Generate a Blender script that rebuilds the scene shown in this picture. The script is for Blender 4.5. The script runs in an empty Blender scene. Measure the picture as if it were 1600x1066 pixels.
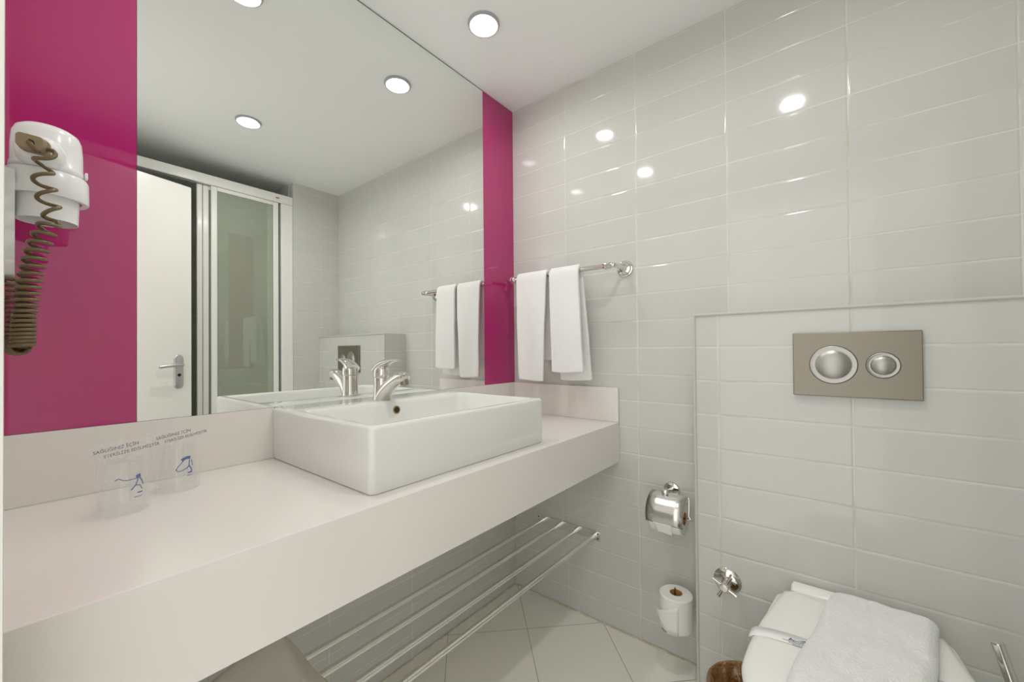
import bpy, bmesh, math, random
from mathutils import Vector, Matrix, noise
random.seed(7)
S = bpy.context.scene
COL = S.collection
PI = math.pi

# ------------------------------------------------------------------ camera, world, exposure
H = 2.2014          # ceiling height
cam_d = bpy.data.cameras.new('camera')
cam = bpy.data.objects.new('camera', cam_d); COL.objects.link(cam)
yaw, pitch, roll = 0.6811, 0.0093, -0.0084
fv = Vector((math.cos(yaw)*math.cos(pitch), math.sin(yaw)*math.cos(pitch), math.sin(pitch)))
rv = Vector((math.sin(yaw), -math.cos(yaw), 0)); uv = rv.cross(fv)
r2 = rv*math.cos(roll)+uv*math.sin(roll); u2 = -rv*math.sin(roll)+uv*math.cos(roll)
m = Matrix.Identity(4)
for i in range(3):
    m[i][0] = r2[i]; m[i][1] = u2[i]; m[i][2] = -fv[i]
m[0][3], m[1][3], m[2][3] = -1.4797, -1.1669, 1.0821
cam.matrix_world = m
cam_d.sensor_width = 36; cam_d.lens = 631.07*36/1600
cam_d.shift_x = 0.00283; cam_d.shift_y = 0.00588
cam_d.clip_start = 0.002
S.camera = cam
W = bpy.data.worlds.new('world'); S.world = W; W.use_nodes = True
bg = W.node_tree.nodes['Background']
bg.inputs[0].default_value = (1.0, 0.99, 0.965, 1); bg.inputs[1].default_value = 1.5
S.view_settings.view_transform = 'Standard'; S.view_settings.look = 'None'
S.view_settings.gamma = 1; S.view_settings.use_curve_mapping = False
S.view_settings.exposure = 0.07
LAMP = 150.0        # emission of each downlight lens
LAMP_MID = 320.0    # mid-room lens, emission boosted beyond the others to brighten floor and toilet lid
cy = S.cycles
cy.max_bounces = 16; cy.diffuse_bounces = 9; cy.glossy_bounces = 8; cy.transparent_max_bounces = 24
cy.transmission_bounces = 10; cy.caustics_reflective = True; cy.sample_clamp_indirect = 8.0; cy.blur_glossy = 0.4

# ------------------------------------------------------------------ materials
def mat(name, base=(.8,.8,.8), rough=.4, metal=0, spec=.5, coat=0, ior=1.5, sheen=0, bump=None, emis=None, var=None):
    M = bpy.data.materials.new(name); M.use_nodes = True
    nt = M.node_tree; p = nt.nodes['Principled BSDF']
    p.inputs['Base Color'].default_value = (*base, 1); p.inputs['Roughness'].default_value = rough
    p.inputs['Metallic'].default_value = metal; p.inputs['IOR'].default_value = ior
    p.inputs['Specular IOR Level'].default_value = spec; p.inputs['Coat Weight'].default_value = coat
    if sheen: p.inputs['Sheen Weight'].default_value = sheen
    if emis:
        p.inputs['Emission Color'].default_value = (*emis[0], 1); p.inputs['Emission Strength'].default_value = emis[1]
    tc = nt.nodes.new('ShaderNodeNewGeometry')
    if bump:
        n = nt.nodes.new('ShaderNodeTexNoise'); n.inputs['Scale'].default_value = bump[0]; n.inputs['Detail'].default_value = 4
        nt.links.new(tc.outputs['Position'], n.inputs['Vector'])
        b = nt.nodes.new('ShaderNodeBump'); b.inputs['Strength'].default_value = bump[1]; b.inputs['Distance'].default_value = bump[2]
        nt.links.new(n.outputs['Fac'], b.inputs['Height']); nt.links.new(b.outputs['Normal'], p.inputs['Normal'])
    if var:   # (scale, second colour, amount)
        n = nt.nodes.new('ShaderNodeTexNoise'); n.inputs['Scale'].default_value = var[0]; n.inputs['Detail'].default_value = 5
        nt.links.new(tc.outputs['Position'], n.inputs['Vector'])
        mx = nt.nodes.new('ShaderNodeMix'); mx.data_type = 'RGBA'
        mx.inputs[6].default_value = (*base, 1); mx.inputs[7].default_value = (*var[1], 1)
        mr = nt.nodes.new('ShaderNodeMapRange'); mr.inputs[1].default_value = .4; mr.inputs[2].default_value = .7; mr.inputs[4].default_value = var[2]
        nt.links.new(n.outputs['Fac'], mr.inputs[0]); nt.links.new(mr.outputs[0], mx.inputs[0]); nt.links.new(mx.outputs[2], p.inputs['Base Color'])
    return M

def tile_mat(name, ax_u, ou, pu, ow, pw, ax_w=2, tile=(.625,.63,.60), grout=(.72,.70,.63), rough=.07, diag=False, gw=.0015, bstr=.55, wav=.06):
    """glazed tiles: lines every pu metres along ax_u from ou and every pw along ax_w from ow (diag: axes turned 45 deg)"""
    M = bpy.data.materials.new(name); M.use_nodes = True
    nt = M.node_tree; L = nt.links; p = nt.nodes['Principled BSDF']
    g = nt.nodes.new('ShaderNodeNewGeometry'); sx = nt.nodes.new('ShaderNodeSeparateXYZ'); L.new(g.outputs['Position'], sx.inputs[0])
    def mth(op, a, b=None):
        n = nt.nodes.new('ShaderNodeMath'); n.operation = op
        for i, v in ((0, a), (1, b)):
            if v is None: continue
            if isinstance(v, (int, float)): n.inputs[i].default_value = v
            else: L.new(v, n.inputs[i])
        return n.outputs[0]
    if diag:
        u = mth('MULTIPLY', mth('SUBTRACT', sx.outputs[0], sx.outputs[1]), .70711)
        w = mth('MULTIPLY', mth('ADD', sx.outputs[0], sx.outputs[1]), .70711)
    else:
        u, w = sx.outputs[ax_u], sx.outputs[ax_w]
    def dist(c, o, pp):
        t = mth('FRACT', mth('ADD', mth('DIVIDE', mth('SUBTRACT', c, o), pp), .5))
        return mth('MULTIPLY', mth('ABSOLUTE', mth('SUBTRACT', t, .5)), pp)
    d = mth('MINIMUM', dist(u, ou, pu), dist(w, ow, pw))
    def ss(a, b):
        n = nt.nodes.new('ShaderNodeMapRange'); n.interpolation_type = 'SMOOTHSTEP'
        n.inputs[1].default_value = a; n.inputs[2].default_value = b; L.new(d, n.inputs[0]); return n.outputs[0]
    f = ss(gw*.7, gw*1.3); h = ss(gw*.8, gw*3.4)
    # per tile shade variation, plus discoloured grout
    cu = mth('FLOOR', mth('DIVIDE', mth('SUBTRACT', u, ou), pu)); cw = mth('FLOOR', mth('DIVIDE', mth('SUBTRACT', w, ow), pw))
    cb = nt.nodes.new('ShaderNodeCombineXYZ'); L.new(cu, cb.inputs[0]); L.new(cw, cb.inputs[1])
    wn = nt.nodes.new('ShaderNodeTexWhiteNoise'); wn.noise_dimensions = '3D'; L.new(cb.outputs[0], wn.inputs[0])
    no = nt.nodes.new('ShaderNodeTexNoise'); no.inputs['Scale'].default_value = 7; no.inputs['Detail'].default_value = 5; L.new(g.outputs['Position'], no.inputs['Vector'])
    gm = nt.nodes.new('ShaderNodeMix'); gm.data_type = 'RGBA'; gm.inputs[6].default_value = (*grout, 1)
    gm.inputs[7].default_value = (grout[0]*.72, grout[1]*.68, grout[2]*.58, 1)
    mr = nt.nodes.new('ShaderNodeMapRange'); mr.inputs[1].default_value = .48; mr.inputs[2].default_value = .75; L.new(no.outputs['Fac'], mr.inputs[0]); L.new(mr.outputs[0], gm.inputs[0])
    tm = nt.nodes.new('ShaderNodeMix'); tm.data_type = 'RGBA'; tm.inputs[6].default_value = (*tile, 1)
    tm.inputs[7].default_value = (tile[0]*.965, tile[1]*.965, tile[2]*.965, 1); L.new(wn.outputs[0], tm.inputs[0])
    mx = nt.nodes.new('ShaderNodeMix'); mx.data_type = 'RGBA'; L.new(f, mx.inputs[0]); L.new(gm.outputs[2], mx.inputs[6]); L.new(tm.outputs[2], mx.inputs[7])
    L.new(mx.outputs[2], p.inputs['Base Color'])
    rr = nt.nodes.new('ShaderNodeMapRange'); L.new(f, rr.inputs[0]); rr.inputs[3].default_value = .6; rr.inputs[4].default_value = rough; L.new(rr.outputs[0], p.inputs['Roughness'])
    # height: tile shoulder plus slow waviness that differs per tile
    n2 = nt.nodes.new('ShaderNodeTexNoise'); n2.inputs['Scale'].default_value = 9; n2.inputs['Detail'].default_value = 1
    va = nt.nodes.new('ShaderNodeVectorMath'); va.operation = 'MULTIPLY_ADD'; L.new(cb.outputs[0], va.inputs[0]); va.inputs[1].default_value = (3.7, 3.7, 3.7); L.new(g.outputs['Position'], va.inputs[2])
    L.new(va.outputs[0], n2.inputs['Vector'])
    hh = mth('ADD', h, mth('MULTIPLY', n2.outputs['Fac'], wav))
    b = nt.nodes.new('ShaderNodeBump'); b.inputs['Strength'].default_value = bstr; b.inputs['Distance'].default_value = .0012
    L.new(hh, b.inputs['Height']); L.new(b.outputs['Normal'], p.inputs['Normal'])
    return M

def thin_mat(name, tint=(1,1,1), gloss=.1, rough=.02, bump=None, milky=0.0, blend=.2, mcol=(.85,.87,.86)):
    """thin clear sheet: see-through plus a fresnel-like surface reflection"""
    M = bpy.data.materials.new(name); M.use_nodes = True
    nt = M.node_tree; nt.nodes.clear(); L = nt.links
    out = nt.nodes.new('ShaderNodeOutputMaterial'); tr = nt.nodes.new('ShaderNodeBsdfTransparent'); tr.inputs[0].default_value = (*tint, 1)
    gl = nt.nodes.new('ShaderNodeBsdfGlossy'); gl.inputs['Roughness'].default_value = rough; gl.inputs[0].default_value = (1,1,1,1)
    lw = nt.nodes.new('ShaderNodeLayerWeight'); lw.inputs['Blend'].default_value = blend
    mr = nt.nodes.new('ShaderNodeMapRange'); mr.inputs[3].default_value = gloss; mr.inputs[4].default_value = .75; L.new(lw.outputs['Facing'], mr.inputs[0])
    pw = nt.nodes.new('ShaderNodeMath'); pw.operation = 'POWER'; pw.inputs[1].default_value = 3.0; L.new(lw.outputs['Facing'], pw.inputs[0]); L.new(pw.outputs[0], mr.inputs[0])
    mx = nt.nodes.new('ShaderNodeMixShader'); L.new(mr.outputs[0], mx.inputs[0])
    src = tr.outputs[0]
    if milky:
        df = nt.nodes.new('ShaderNodeBsdfDiffuse'); df.inputs[0].default_value = (*mcol,1)
        m0 = nt.nodes.new('ShaderNodeMixShader'); m0.inputs[0].default_value = milky; L.new(tr.outputs[0], m0.inputs[1]); L.new(df.outputs[0], m0.inputs[2]); src = m0.outputs[0]
    L.new(src, mx.inputs[1]); L.new(gl.outputs[0], mx.inputs[2]); L.new(mx.outputs[0], out.inputs[0])
    if bump:
        g = nt.nodes.new('ShaderNodeNewGeometry'); n = nt.nodes.new('ShaderNodeTexNoise'); n.inputs['Scale'].default_value = bump[0]; n.inputs['Detail'].default_value = 3
        L.new(g.outputs['Position'], n.inputs['Vector']); b = nt.nodes.new('ShaderNodeBump'); b.inputs['Strength'].default_value = bump[1]; b.inputs['Distance'].default_value = bump[2]
        L.new(n.outputs['Fac'], b.inputs['Height']); L.new(b.outputs['Normal'], gl.inputs['Normal'])
    return M

T_OU, T_P, T_OZ, T_PZ = -0.2826, 0.3058, 0.0871, 0.10025
M_tileB = tile_mat('glazed_tile_right', 1, T_OU, T_P, T_OZ, T_PZ)
M_tileBox = tile_mat('glazed_tile_boxing', 1, -0.8915, T_P, 1.0875, 0.1018)
M_tileC = tile_mat('glazed_tile_front', 0, -0.13, .30, .055, .10)
M_tileA = tile_mat('glazed_tile_back', 0, -0.2903, .2985, .0871, .10025)
M_tileS = tile_mat('glazed_tile_shower', 0, -0.314, .30, .055, .10)
M_tileS2 = tile_mat('glazed_tile_shower_side', 1, -1.6, .30, .055, .10)
M_floor = tile_mat('floor_tile', 0, .004, .305, -.304, .305, diag=True, tile=(.90,.885,.82), grout=(.42,.39,.31), rough=.16, gw=.0012, bstr=.3, wav=.05)
M_paint = mat('ceiling_paint', (.90,.915,.91), .55, bump=(60,.03,.002))
M_wallpaint = mat('wall_paint', (.80,.79,.76), .5)
M_casing = mat('door_casing_paint', (.78,.77,.72), .35)
M_counter = mat('counter_laminate', (.78,.745,.71), .22, var=(3,(.765,.73,.695),.5))
M_ceramic = mat('white_ceramic', (.765,.775,.75), .09, coat=.3)
M_mirror = mat('mirror_silver', (.93,.945,.925), .0, 1, bump=(2.2,.01,.001))
M_mirror_edge = mat('mirror_edge', (.10,.10,.08), .4)
M_mag = mat('magenta_glass', (.455,.020,.150), .03, ior=1.6, coat=.35, var=(5,(.43,.018,.175),.6))
M_chrome = mat('chrome', (.74,.72,.685), .06, 1)
M_nickel = mat('brushed_steel', (.30,.275,.225), .45, 1, bump=(240,.06,.0005))
M_button = mat('satin_button', (.46,.45,.42), .40, 1)
M_alu = mat('aluminium_tube', (.88,.87,.83), .26, 1)
M_dark = mat('dark_gap', (.03,.025,.02), .6)
M_brass = mat('overflow_brass', (.55,.38,.12), .3, 1)
M_terry = mat('white_terry', (.88,.875,.87), .95, sheen=.3, bump=(420,.9,.0022))
M_mat = mat('white_bath_mat', (.90,.90,.90), .95, sheen=.3, bump=(230,1,.004))
M_plastic = mat('white_plastic', (.85,.855,.86), .22)
M_cord = mat('brown_cord', (.15,.105,.045), .28)
M_cord2 = mat('brown_rubber', (.27,.20,.11), .4)
M_lid = mat('toilet_plastic', (.89,.885,.855), .16)
M_paper = mat('tissue_paper', (.88,.87,.85), .9, bump=(300,.25,.001))
M_band = mat('sealing_band', (.88,.88,.88), .35)
M_card = mat('cardboard', (.50,.29,.10), .8)
M_cover = mat('hammered_cover', (.84,.83,.81), .24, 1, bump=(14,.25,.004))
M_cloth = mat('beige_waffle_cloth', (.76,.72,.65), .9, bump=(500,.5,.001))
M_bag = mat('brown_plastic_liner', (.22,.10,.025), .14, coat=1, bump=(30,1,.02))
M_blue = mat('blue_print', (.03,.10,.33), .5)
M_ink = mat('dark_ink', (.05,.07,.16), .5)
M_teal = mat('teal_print', (.02,.13,.20), .5)
M_glassS = thin_mat('shower_glass', (.86,.91,.85), .065, .015, milky=.34, mcol=(.56,.60,.50))
M_tumbler = thin_mat('clear_tumbler', (.98,.985,.985), .05, .02)
M_film = thin_mat('clear_film', (.995,.995,.995), .07, .07, bump=(110,1,.02), milky=.04)
M_frame = mat('white_enamel_frame', (.83,.835,.80), .16, coat=.3)
M_door = mat('door_paint', (.83,.82,.78), .3)
M_satin = mat('satin_handle', (.62,.63,.64), .3, 1)
M_seal = mat('silicone_joint', (.70,.66,.55), .5, var=(22,(.40,.29,.14),.7))
M_trimw = mat('tile_edge_trim', (.58,.57,.52), .3)
M_lens = mat('lamp_lens', (.9,.9,.9), .4, emis=((1.0,.985,.955), LAMP))
M_lens_mid = mat('boosted_lamp_lens', (.9,.9,.9), .4, emis=((1.0,.985,.955), LAMP_MID))
M_ringw = mat('lamp_ring', (.42,.42,.45), .30)

# ------------------------------------------------------------------ mesh helpers
def link(name, bm, M, parent=None, smooth=True, sharp=35, bevel=0, bseg=2, subsurf=0, solid=0):
    me = bpy.data.meshes.new(name); bmesh.ops.recalc_face_normals(bm, faces=bm.faces) if len(bm.faces) else None
    bm.to_mesh(me); bm.free()
    o = bpy.data.objects.new(name, me); COL.objects.link(o)
    if M: me.materials.append(M)
    if smooth:
        for p in me.polygons: p.use_smooth = True
        if sharp < 180: me.set_sharp_from_angle(angle=math.radians(sharp))
    if solid:
        md = o.modifiers.new('solid', 'SOLIDIFY'); md.thickness = solid; md.offset = 0
    if bevel:
        md = o.modifiers.new('bevel', 'BEVEL'); md.width = bevel; md.segments = bseg; md.limit_method = 'ANGLE'; md.angle_limit = math.radians(40); md.harden_normals = False
    if subsurf:
        md = o.modifiers.new('sub', 'SUBSURF'); md.levels = md.render_levels = subsurf
    if parent: put(o, parent)
    return o
def put(o, parent):
    o.parent = parent
    o.matrix_parent_inverse = Matrix.Translation(parent.location).inverted() if parent.type == 'EMPTY' else Matrix.Identity(4)
def thing(name, loc, label, cat, group=None):
    o = bpy.data.objects.new(name, None); o.empty_display_size = .05; COL.objects.link(o); o.location = loc
    o['label'] = label; o['category'] = cat
    if group: o['group'] = group
    return o
def tag(o, label, cat, group=None):
    o['label'] = label; o['category'] = cat
    if group: o['group'] = group
    return o
def struct(o, label=None, cat=None):
    o['kind'] = 'structure'
    if label: o['label'] = label; o['category'] = cat
    return o
def box(bm, x0, x1, y0, y1, z0, z1):
    vs = [bm.verts.new((x, y, z)) for z in (z0, z1) for y in (y0, y1) for x in (x0, x1)]
    for f in ((0,2,3,1),(4,5,7,6),(0,1,5,4),(2,6,7,3),(0,4,6,2),(1,3,7,5)): bm.faces.new([vs[i] for i in f])
    return vs
def bx(*a):
    bm = bmesh.new(); box(bm, *a); return bm
def frame_of(d):
    d = Vector(d).normalized(); a = Vector((0,0,1)) if abs(d.z) < .9 else Vector((1,0,0))
    x = a.cross(d).normalized(); y = d.cross(x); return x, y, d
def loft(bm, rings, closed=True, caps=True):
    vr = [[bm.verts.new(p) for p in r] for r in rings]; n = len(vr[0])
    for a, b in zip(vr, vr[1:]):
        for i in range(n if closed else n-1): bm.faces.new((a[i], a[(i+1) % n], b[(i+1) % n], b[i]))
    if caps and closed:
        bm.faces.new(vr[0][::-1]); bm.faces.new(vr[-1])
    return vr
def lathe(bm, origin, axis, prof, n=40, caps=True):
    """prof: (radius, distance along axis)"""
    x, y, d = frame_of(axis); o = Vector(origin); rings = []
    for r, t in prof:
        r = max(r, 1e-5)
        rings.append([o+d*t+(x*math.cos(a)+y*math.sin(a))*r for a in [2*PI*i/n for i in range(n)]])
    loft(bm, rings, caps=caps); return bm
def lt(origin, axis, prof, n=40, caps=True):
    return lathe(bmesh.new(), origin, axis, prof, n, caps)
def tube(bm, pts, rad, n=12, caps=True):
    pts = [Vector(p) for p in pts]; rings = []; x = None
    for i, p in enumerate(pts):
        d = (pts[min(i+1, len(pts)-1)]-pts[max(i-1, 0)]).normalized()
        if x is None: x, y, _ = frame_of(d)
        else:
            x = (x-d*x.dot(d)).normalized(); y = d.cross(x)
        r = rad[i] if isinstance(rad, (list, tuple)) else rad
        if isinstance(r, (int, float)): r = (r, r)
        rings.append([p+x*math.cos(a)*r[0]+y*math.sin(a)*r[1] for a in [2*PI*k/n for k in range(n)]])
    loft(bm, rings, caps=caps); return bm
def tb(pts, rad, n=12, caps=True): return tube(bmesh.new(), pts, rad, n, caps)
def smooth_path(pts, k=8):
    P = [Vector(p) for p in pts]; P = [2*P[0]-P[1]]+P+[2*P[-1]-P[-2]]; out = []
    for i in range(1, len(P)-2):
        a, b, c, d = P[i-1:i+3]
        for j in range(k):
            t = j/k; out.append(.5*((2*b)+(c-a)*t+(2*a-5*b+4*c-d)*t*t+(3*b-a-3*c+d)*t**3))
    out.append(P[-2]); return out
def rrect(x0, x1, y0, y1, r, n=6):
    out = []
    for cx, cyy, a0 in ((x1-r, y1-r, 0), (x0+r, y1-r, PI/2), (x0+r, y0+r, PI), (x1-r, y0+r, 1.5*PI)):
        for i in range(n+1):
            a = a0+PI/2*i/n; out.append((cx+r*math.cos(a), cyy+r*math.sin(a)))
    return out
def text(name, body, size, origin, xdir, ydir, M, parent=None, ext=.0001, align='LEFT', sx=1.0):
    cu = bpy.data.curves.new(name, 'FONT'); cu.body = body; cu.size = size; cu.align_x = align; cu.extrude = ext; cu.resolution_u = 2
    t = bpy.data.objects.new(name+'_src', cu); COL.objects.link(t)
    bpy.context.view_layer.update()
    me = bpy.data.meshes.new_from_object(t.evaluated_get(bpy.context.evaluated_depsgraph_get()))
    bpy.data.objects.remove(t)
    x = Vector(xdir).normalized(); y = Vector(ydir).normalized(); z = x.cross(y); o = Vector(origin)
    for v in me.vertices: v.co = o+x*v.co.x*sx+y*v.co.y+z*v.co.z
    me.materials.clear(); me.materials.append(M)
    ob = bpy.data.objects.new(name, me); COL.objects.link(ob)
    if parent: put(ob, parent)
    return ob

# ------------------------------------------------------------------ room shell
XL = -1.50; YC = -1.597; XS = -0.3143; YS = -2.42
struct(link('floor', bx(-1.62, .12, YS-.1, .12, -.08, 0), M_floor, smooth=False))
struct(link('ceiling', bx(-1.62, .12, YS-.1, .12, H, H+.08), M_paint, smooth=False))
struct(link('wall_back', bx(-1.62, .12, .006, .12, 0, H), M_tileA, smooth=False))
struct(link('wall_right', bx(0, .12, YC-.0, .006, 0, H), M_tileB, smooth=False))
struct(link('wall_front', bx(XS, .12, YS, YC, 0, H), M_tileC, smooth=False))
bm = bx(-1.62, XL, -.60, .006, 0, H); box(bm, -1.62, XL, YS, -1.345, 0, H); box(bm, -1.62, XL, -1.345, -.60, 2.0, H)
struct(link('wall_left', bm, M_wallpaint, smooth=False))
struct(link('wall_shower_back', bx(-1.62, XS, YS-.1, YS, 0, H), M_tileS, smooth=False))
# lining on the shower side of the front wall stub
struct(link('wall_shower_side', bx(XS-.004, XS, YS, YC-.06, 0, H), M_tileS2, smooth=False))
# built-out boxing that hides the cistern
bm = bx(-.1449, 0, YC, -.8252, 0, 1.1872)
struct(link('wall_boxing', bm, M_tileBox, smooth=False))
# edge trims of the boxing
bm = bmesh.new(); tube(bm, [(-.1455, YC+.004, 1.1865), (-.1455, -.8245, 1.1865)], .0042, 10)
struct(link('trim_1', bm, M_trimw))
bm = bmesh.new(); tube(bm, [(-.1455, -.8245, .002), (-.1455, -.8245, 1.1865)], .0042, 10)
struct(link('trim_2', bm, M_trimw))
# door casing and jamb of the doorway the camera stands in
bm = bx(-1.4995, -1.4838, -.600, -.535, 0, 2.06); struct(link('trim_3', bm, M_casing, bevel=.002))
bm = bx(-1.63, -1.4838, -.612, -.600, 0, 2.0); struct(link('trim_4', bm, M_casing))
# stained silicone joints along the floor
bm = tb([(-1.49, .003, .001), (-.004, .003, .001)], .0035, 8); struct(link('trim_5', bm, M_seal))
bm = tb([(-.003, 0, .001), (-.003, -.82, .001)], .0035, 8); struct(link('trim_6', bm, M_seal))
# white filler line in the corner of right and back walls
bm = tb([(-.001, .004, .004), (-.001, .004, .65)], .003, 8); struct(link('trim_7', bm, M_seal))

# entrance door leaf, open into the room
hx, hy = -1.494, -1.350; a = math.atan2(-1.5235+1.350, -.8685+1.494); L = .649
def dl(s, t, z):  # s along the leaf, t out of its face (towards the mirror)
    return Vector((hx+math.cos(a)*s-math.sin(a)*t, hy+math.sin(a)*s+math.cos(a)*t, z))
def dbox(bm, s0, s1, t0, t1, z0, z1):
    vs = [bm.verts.new(dl(s, t, z)) for z in (z0, z1) for t in (t0, t1) for s in (s0, s1)]
    for f in ((0,2,3,1),(4,5,7,6),(0,1,5,4),(2,6,7,3),(0,4,6,2),(1,3,7,5)): bm.faces.new([vs[i] for i in f])
bm = bmesh.new(); dbox(bm, 0, L, -.04, 0, .008, 1.975)
door = struct(link('door_1', bm, M_door, bevel=.0015))
nrm = Vector((-math.sin(a), math.cos(a), 0)); along = Vector((math.cos(a), math.sin(a), 0))
HS = L-.062; HZ = 1.005
prof = [(.0, 0)]
bm = bmesh.new()
pl = []
for k in range(32):
    an = 2*PI*k/32; cx, cz = .021*math.cos(an), .021*math.sin(an); cz += .068 if math.sin(an) > 0 else -.068
    pl.append((cx, cz-.018))
loft(bm, [[dl(HS+c[0]*sc, t, HZ+c[1]*sc) for c in pl] for sc, t in ((1, .0003), (1, .006), (.93, .009))])
plate = link('handle_plate', bm, M_satin, door)
bm = bmesh.new(); tube(bm, smooth_path([dl(HS, .008, HZ+.018), dl(HS, .035, HZ+.018), dl(HS-.008, .048, HZ+.018), dl(HS-.03, .052, HZ+.018), dl(HS-.07, .050, HZ+.014), dl(HS-.105, .046, HZ+.010)]), .0085, 14)
link('door_handle', bm, M_satin, door)
link('keyhole', lt(dl(HS, .0085, HZ-.035), nrm, [(.008, 0), (.008, .002), (.0, .002)], 20), M_dark, plate)

# ------------------------------------------------------------------ vanity counter
ZC, ZS, ZB, DC = .8030, .9363, .6519, .5129
ct = thing('vanity_countertop', (-.75, -.25, ZC), 'long pale pinkish white vanity counter with deep front apron', 'countertop')
bm = bmesh.new()
prof = [(-.0005, ZC-.032), (-.0005, ZC), (-DC, ZC), (-DC, ZB), (-DC+.02, ZB), (-DC+.02, ZC-.032)]
loft(bm, [[(x, p[0], p[1]) for p in prof] for x in (-1.4996, -.0005)])
link('worktop', bm, M_counter, ct, smooth=False, bevel=.0012)
bm = bx(-1.4996, -1.0388, -.0048, -.0003, ZC+.0003, ZS-.0001); box(bm, -.4602, -.0005, -.0048, -.0003, ZC+.0003, ZS-.0001)
link('backsplash', bm, M_counter, ct, smooth=False, bevel=.0006)
link('side_splash', bx(-.0105, -.0008, -DC+.0005, -.005, ZC+.0003, ZS-.0004), M_counter, ct, smooth=False, bevel=.001)

# ------------------------------------------------------------------ wash basin
bx0, bx1, by0, by1 = -1.0435, -.4555, -.4690, -.0005
zt = .9368
bm = bmesh.new()
def rr_ring(x0, x1, y0, y1, r, z): return [(p[0], p[1], z) for p in rrect(x0, x1, y0, y1, r, 7)]
rings = [rr_ring(bx0+.002, bx1-.002, by0+.002, by1, .012, ZC+.0006),
         rr_ring(bx0, bx1, by0, by1, .013, ZC+.004),
         rr_ring(bx0, bx1, by0, by1, .013, zt-.008),
         rr_ring(bx0+.0012, bx1-.0012, by0+.0012, by1-.0001, .013, zt-.0035),
         rr_ring(bx0+.004, bx1-.004, by0+.004, by1-.0002, .013, zt-.0008),
         rr_ring(bx0+.008, bx1-.008, by0+.008, by1-.0012, .013, zt),
         rr_ring(bx0+.017, bx1-.018, by0+.015, by1-.128, .020, zt),
         rr_ring(bx0+.021, bx1-.022, by0+.019, by1-.132, .022, zt-.0012),
         rr_ring(bx0+.0245, bx1-.0255, by0+.0225, by1-.1355, .024, zt-.005),
         rr_ring(bx0+.028, bx1-.029, by0+.026, by1-.139, .026, zt-.014),
         rr_ring(bx0+.040, bx1-.042, by0+.038, by1-.148, .034, zt-.080),
         rr_ring(bx0+.055, bx1-.057, by0+.053, by1-.160, .045, zt-.100),
         rr_ring(bx0+.12, bx1-.12, by0+.11, by1-.20, .06, zt-.110)]
loft(bm, rings)
basin = link('wash_basin', bm, M_ceramic, sharp=180)
tag(basin, 'rectangular white ceramic wash basin standing on the vanity counter', 'basin')
OV = Vector((-.752, by1-.1405, zt-.029))
bm = lt(OV+Vector((0, .004, 0)), (0, -1, .12), [(.0115, 0), (.0125, .0045), (.0118, .0060), (.0095, .0058), (.0085, .004), (.0085, .0)], 28)
link('overflow_ring', bm, M_brass, basin)
link('overflow_hole', lt(OV+Vector((0, .002, 0)), (0, -1, .12), [(.0088, 0), (.0088, .0038)], 24), M_dark, basin)
link('drain', lt((-.752, -.315, zt-.1102), (0, 0, 1), [(.032, 0), (.032, .002), (.028, .004), (.0, .005)], 32), M_chrome, basin)

# ------------------------------------------------------------------ faucet
FX, FY, FZ = -.7685, -.0905, zt+.0004
fa = thing('faucet', (FX, FY, FZ), 'chrome single lever mixer tap on the basin deck', 'faucet')
bm = bmesh.new()
lathe(bm, (FX, FY, FZ), (0, 0, 1), [(.0265, 0), (.0268, .003), (.0250, .006), (.0240, .02), (.0232, .045), (.0236, .066), (.0228, .068)], 40)
link('body', bm, M_chrome, fa)
# spout: rises forward from the foot of the body
path = smooth_path([(FX, FY-.004, FZ+.006), (FX, FY-.020, FZ+.026), (FX, FY-.052, FZ+.050), (FX, FY-.088, FZ+.067), (FX, FY-.112, FZ+.070), (FX, FY-.122, FZ+.068)], 6)
n = len(path); rad = []
for i in range(n):
    t = i/(n-1); r = .0245*(1-t)**.8+.0140*(1-(1-t)**.8); r *= 1 if t < .92 else math.sqrt(max(0.02, 1-((t-.92)/.085)**2))
    rad.append((r*1.0, r*.95))
link('spout', tb(path, rad, 28), M_chrome, fa)
link('aerator', lt((FX, FY-.110, FZ+.066), (0, -.18, -1), [(.0118, 0), (.0122, .004), (.0118, .016), (.0095, .0165), (.009, .013)], 28), M_nickel, fa)
# lever: domed cap, open under, sweeping up and forward to a thin tip
cap = bmesh.new()
lathe(cap, (FX, FY, FZ+.0665), (0, -.10, 1), [(.0225, 0), (.0248, .002), (.0258, .010), (.0245, .024), (.0195, .035), (.011, .042), (.0, .044)], 40)
path = smooth_path([(FX, FY+.014, FZ+.088), (FX, FY-.005, FZ+.104), (FX, FY-.030, FZ+.114), (FX, FY-.058, FZ+.119), (FX, FY-.086, FZ+.120)], 6)
n = len(path); rad = [((.0205*(1-i/(n-1))**.7+.0055), (.0165*(1-i/(n-1))**1.1+.0018)) for i in range(n)]
rings = []
for i, p in enumerate(path):
    d = (path[min(i+1, n-1)]-path[max(i-1, 0)]).normalized(); x = Vector((1, 0, 0)); y = d.cross(x)
    rings.append([p+x*math.cos(t)*rad[i][0]+y*math.sin(t)*rad[i][1] for t in [2*PI*k/24 for k in range(24)]])
lev = link('lever', cap, M_chrome, fa); 
bm = bmesh.new(); loft(bm, rings); link('lever_arm', bm, M_chrome, lev)
lev.name = 'lever'
link('temperature_mark', lt((FX-.006, FY-.0245, FZ+.078), (-.2, -1, .1), [(.0022, 0), (.0022, .0008)], 12), M_blue, lev)

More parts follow.
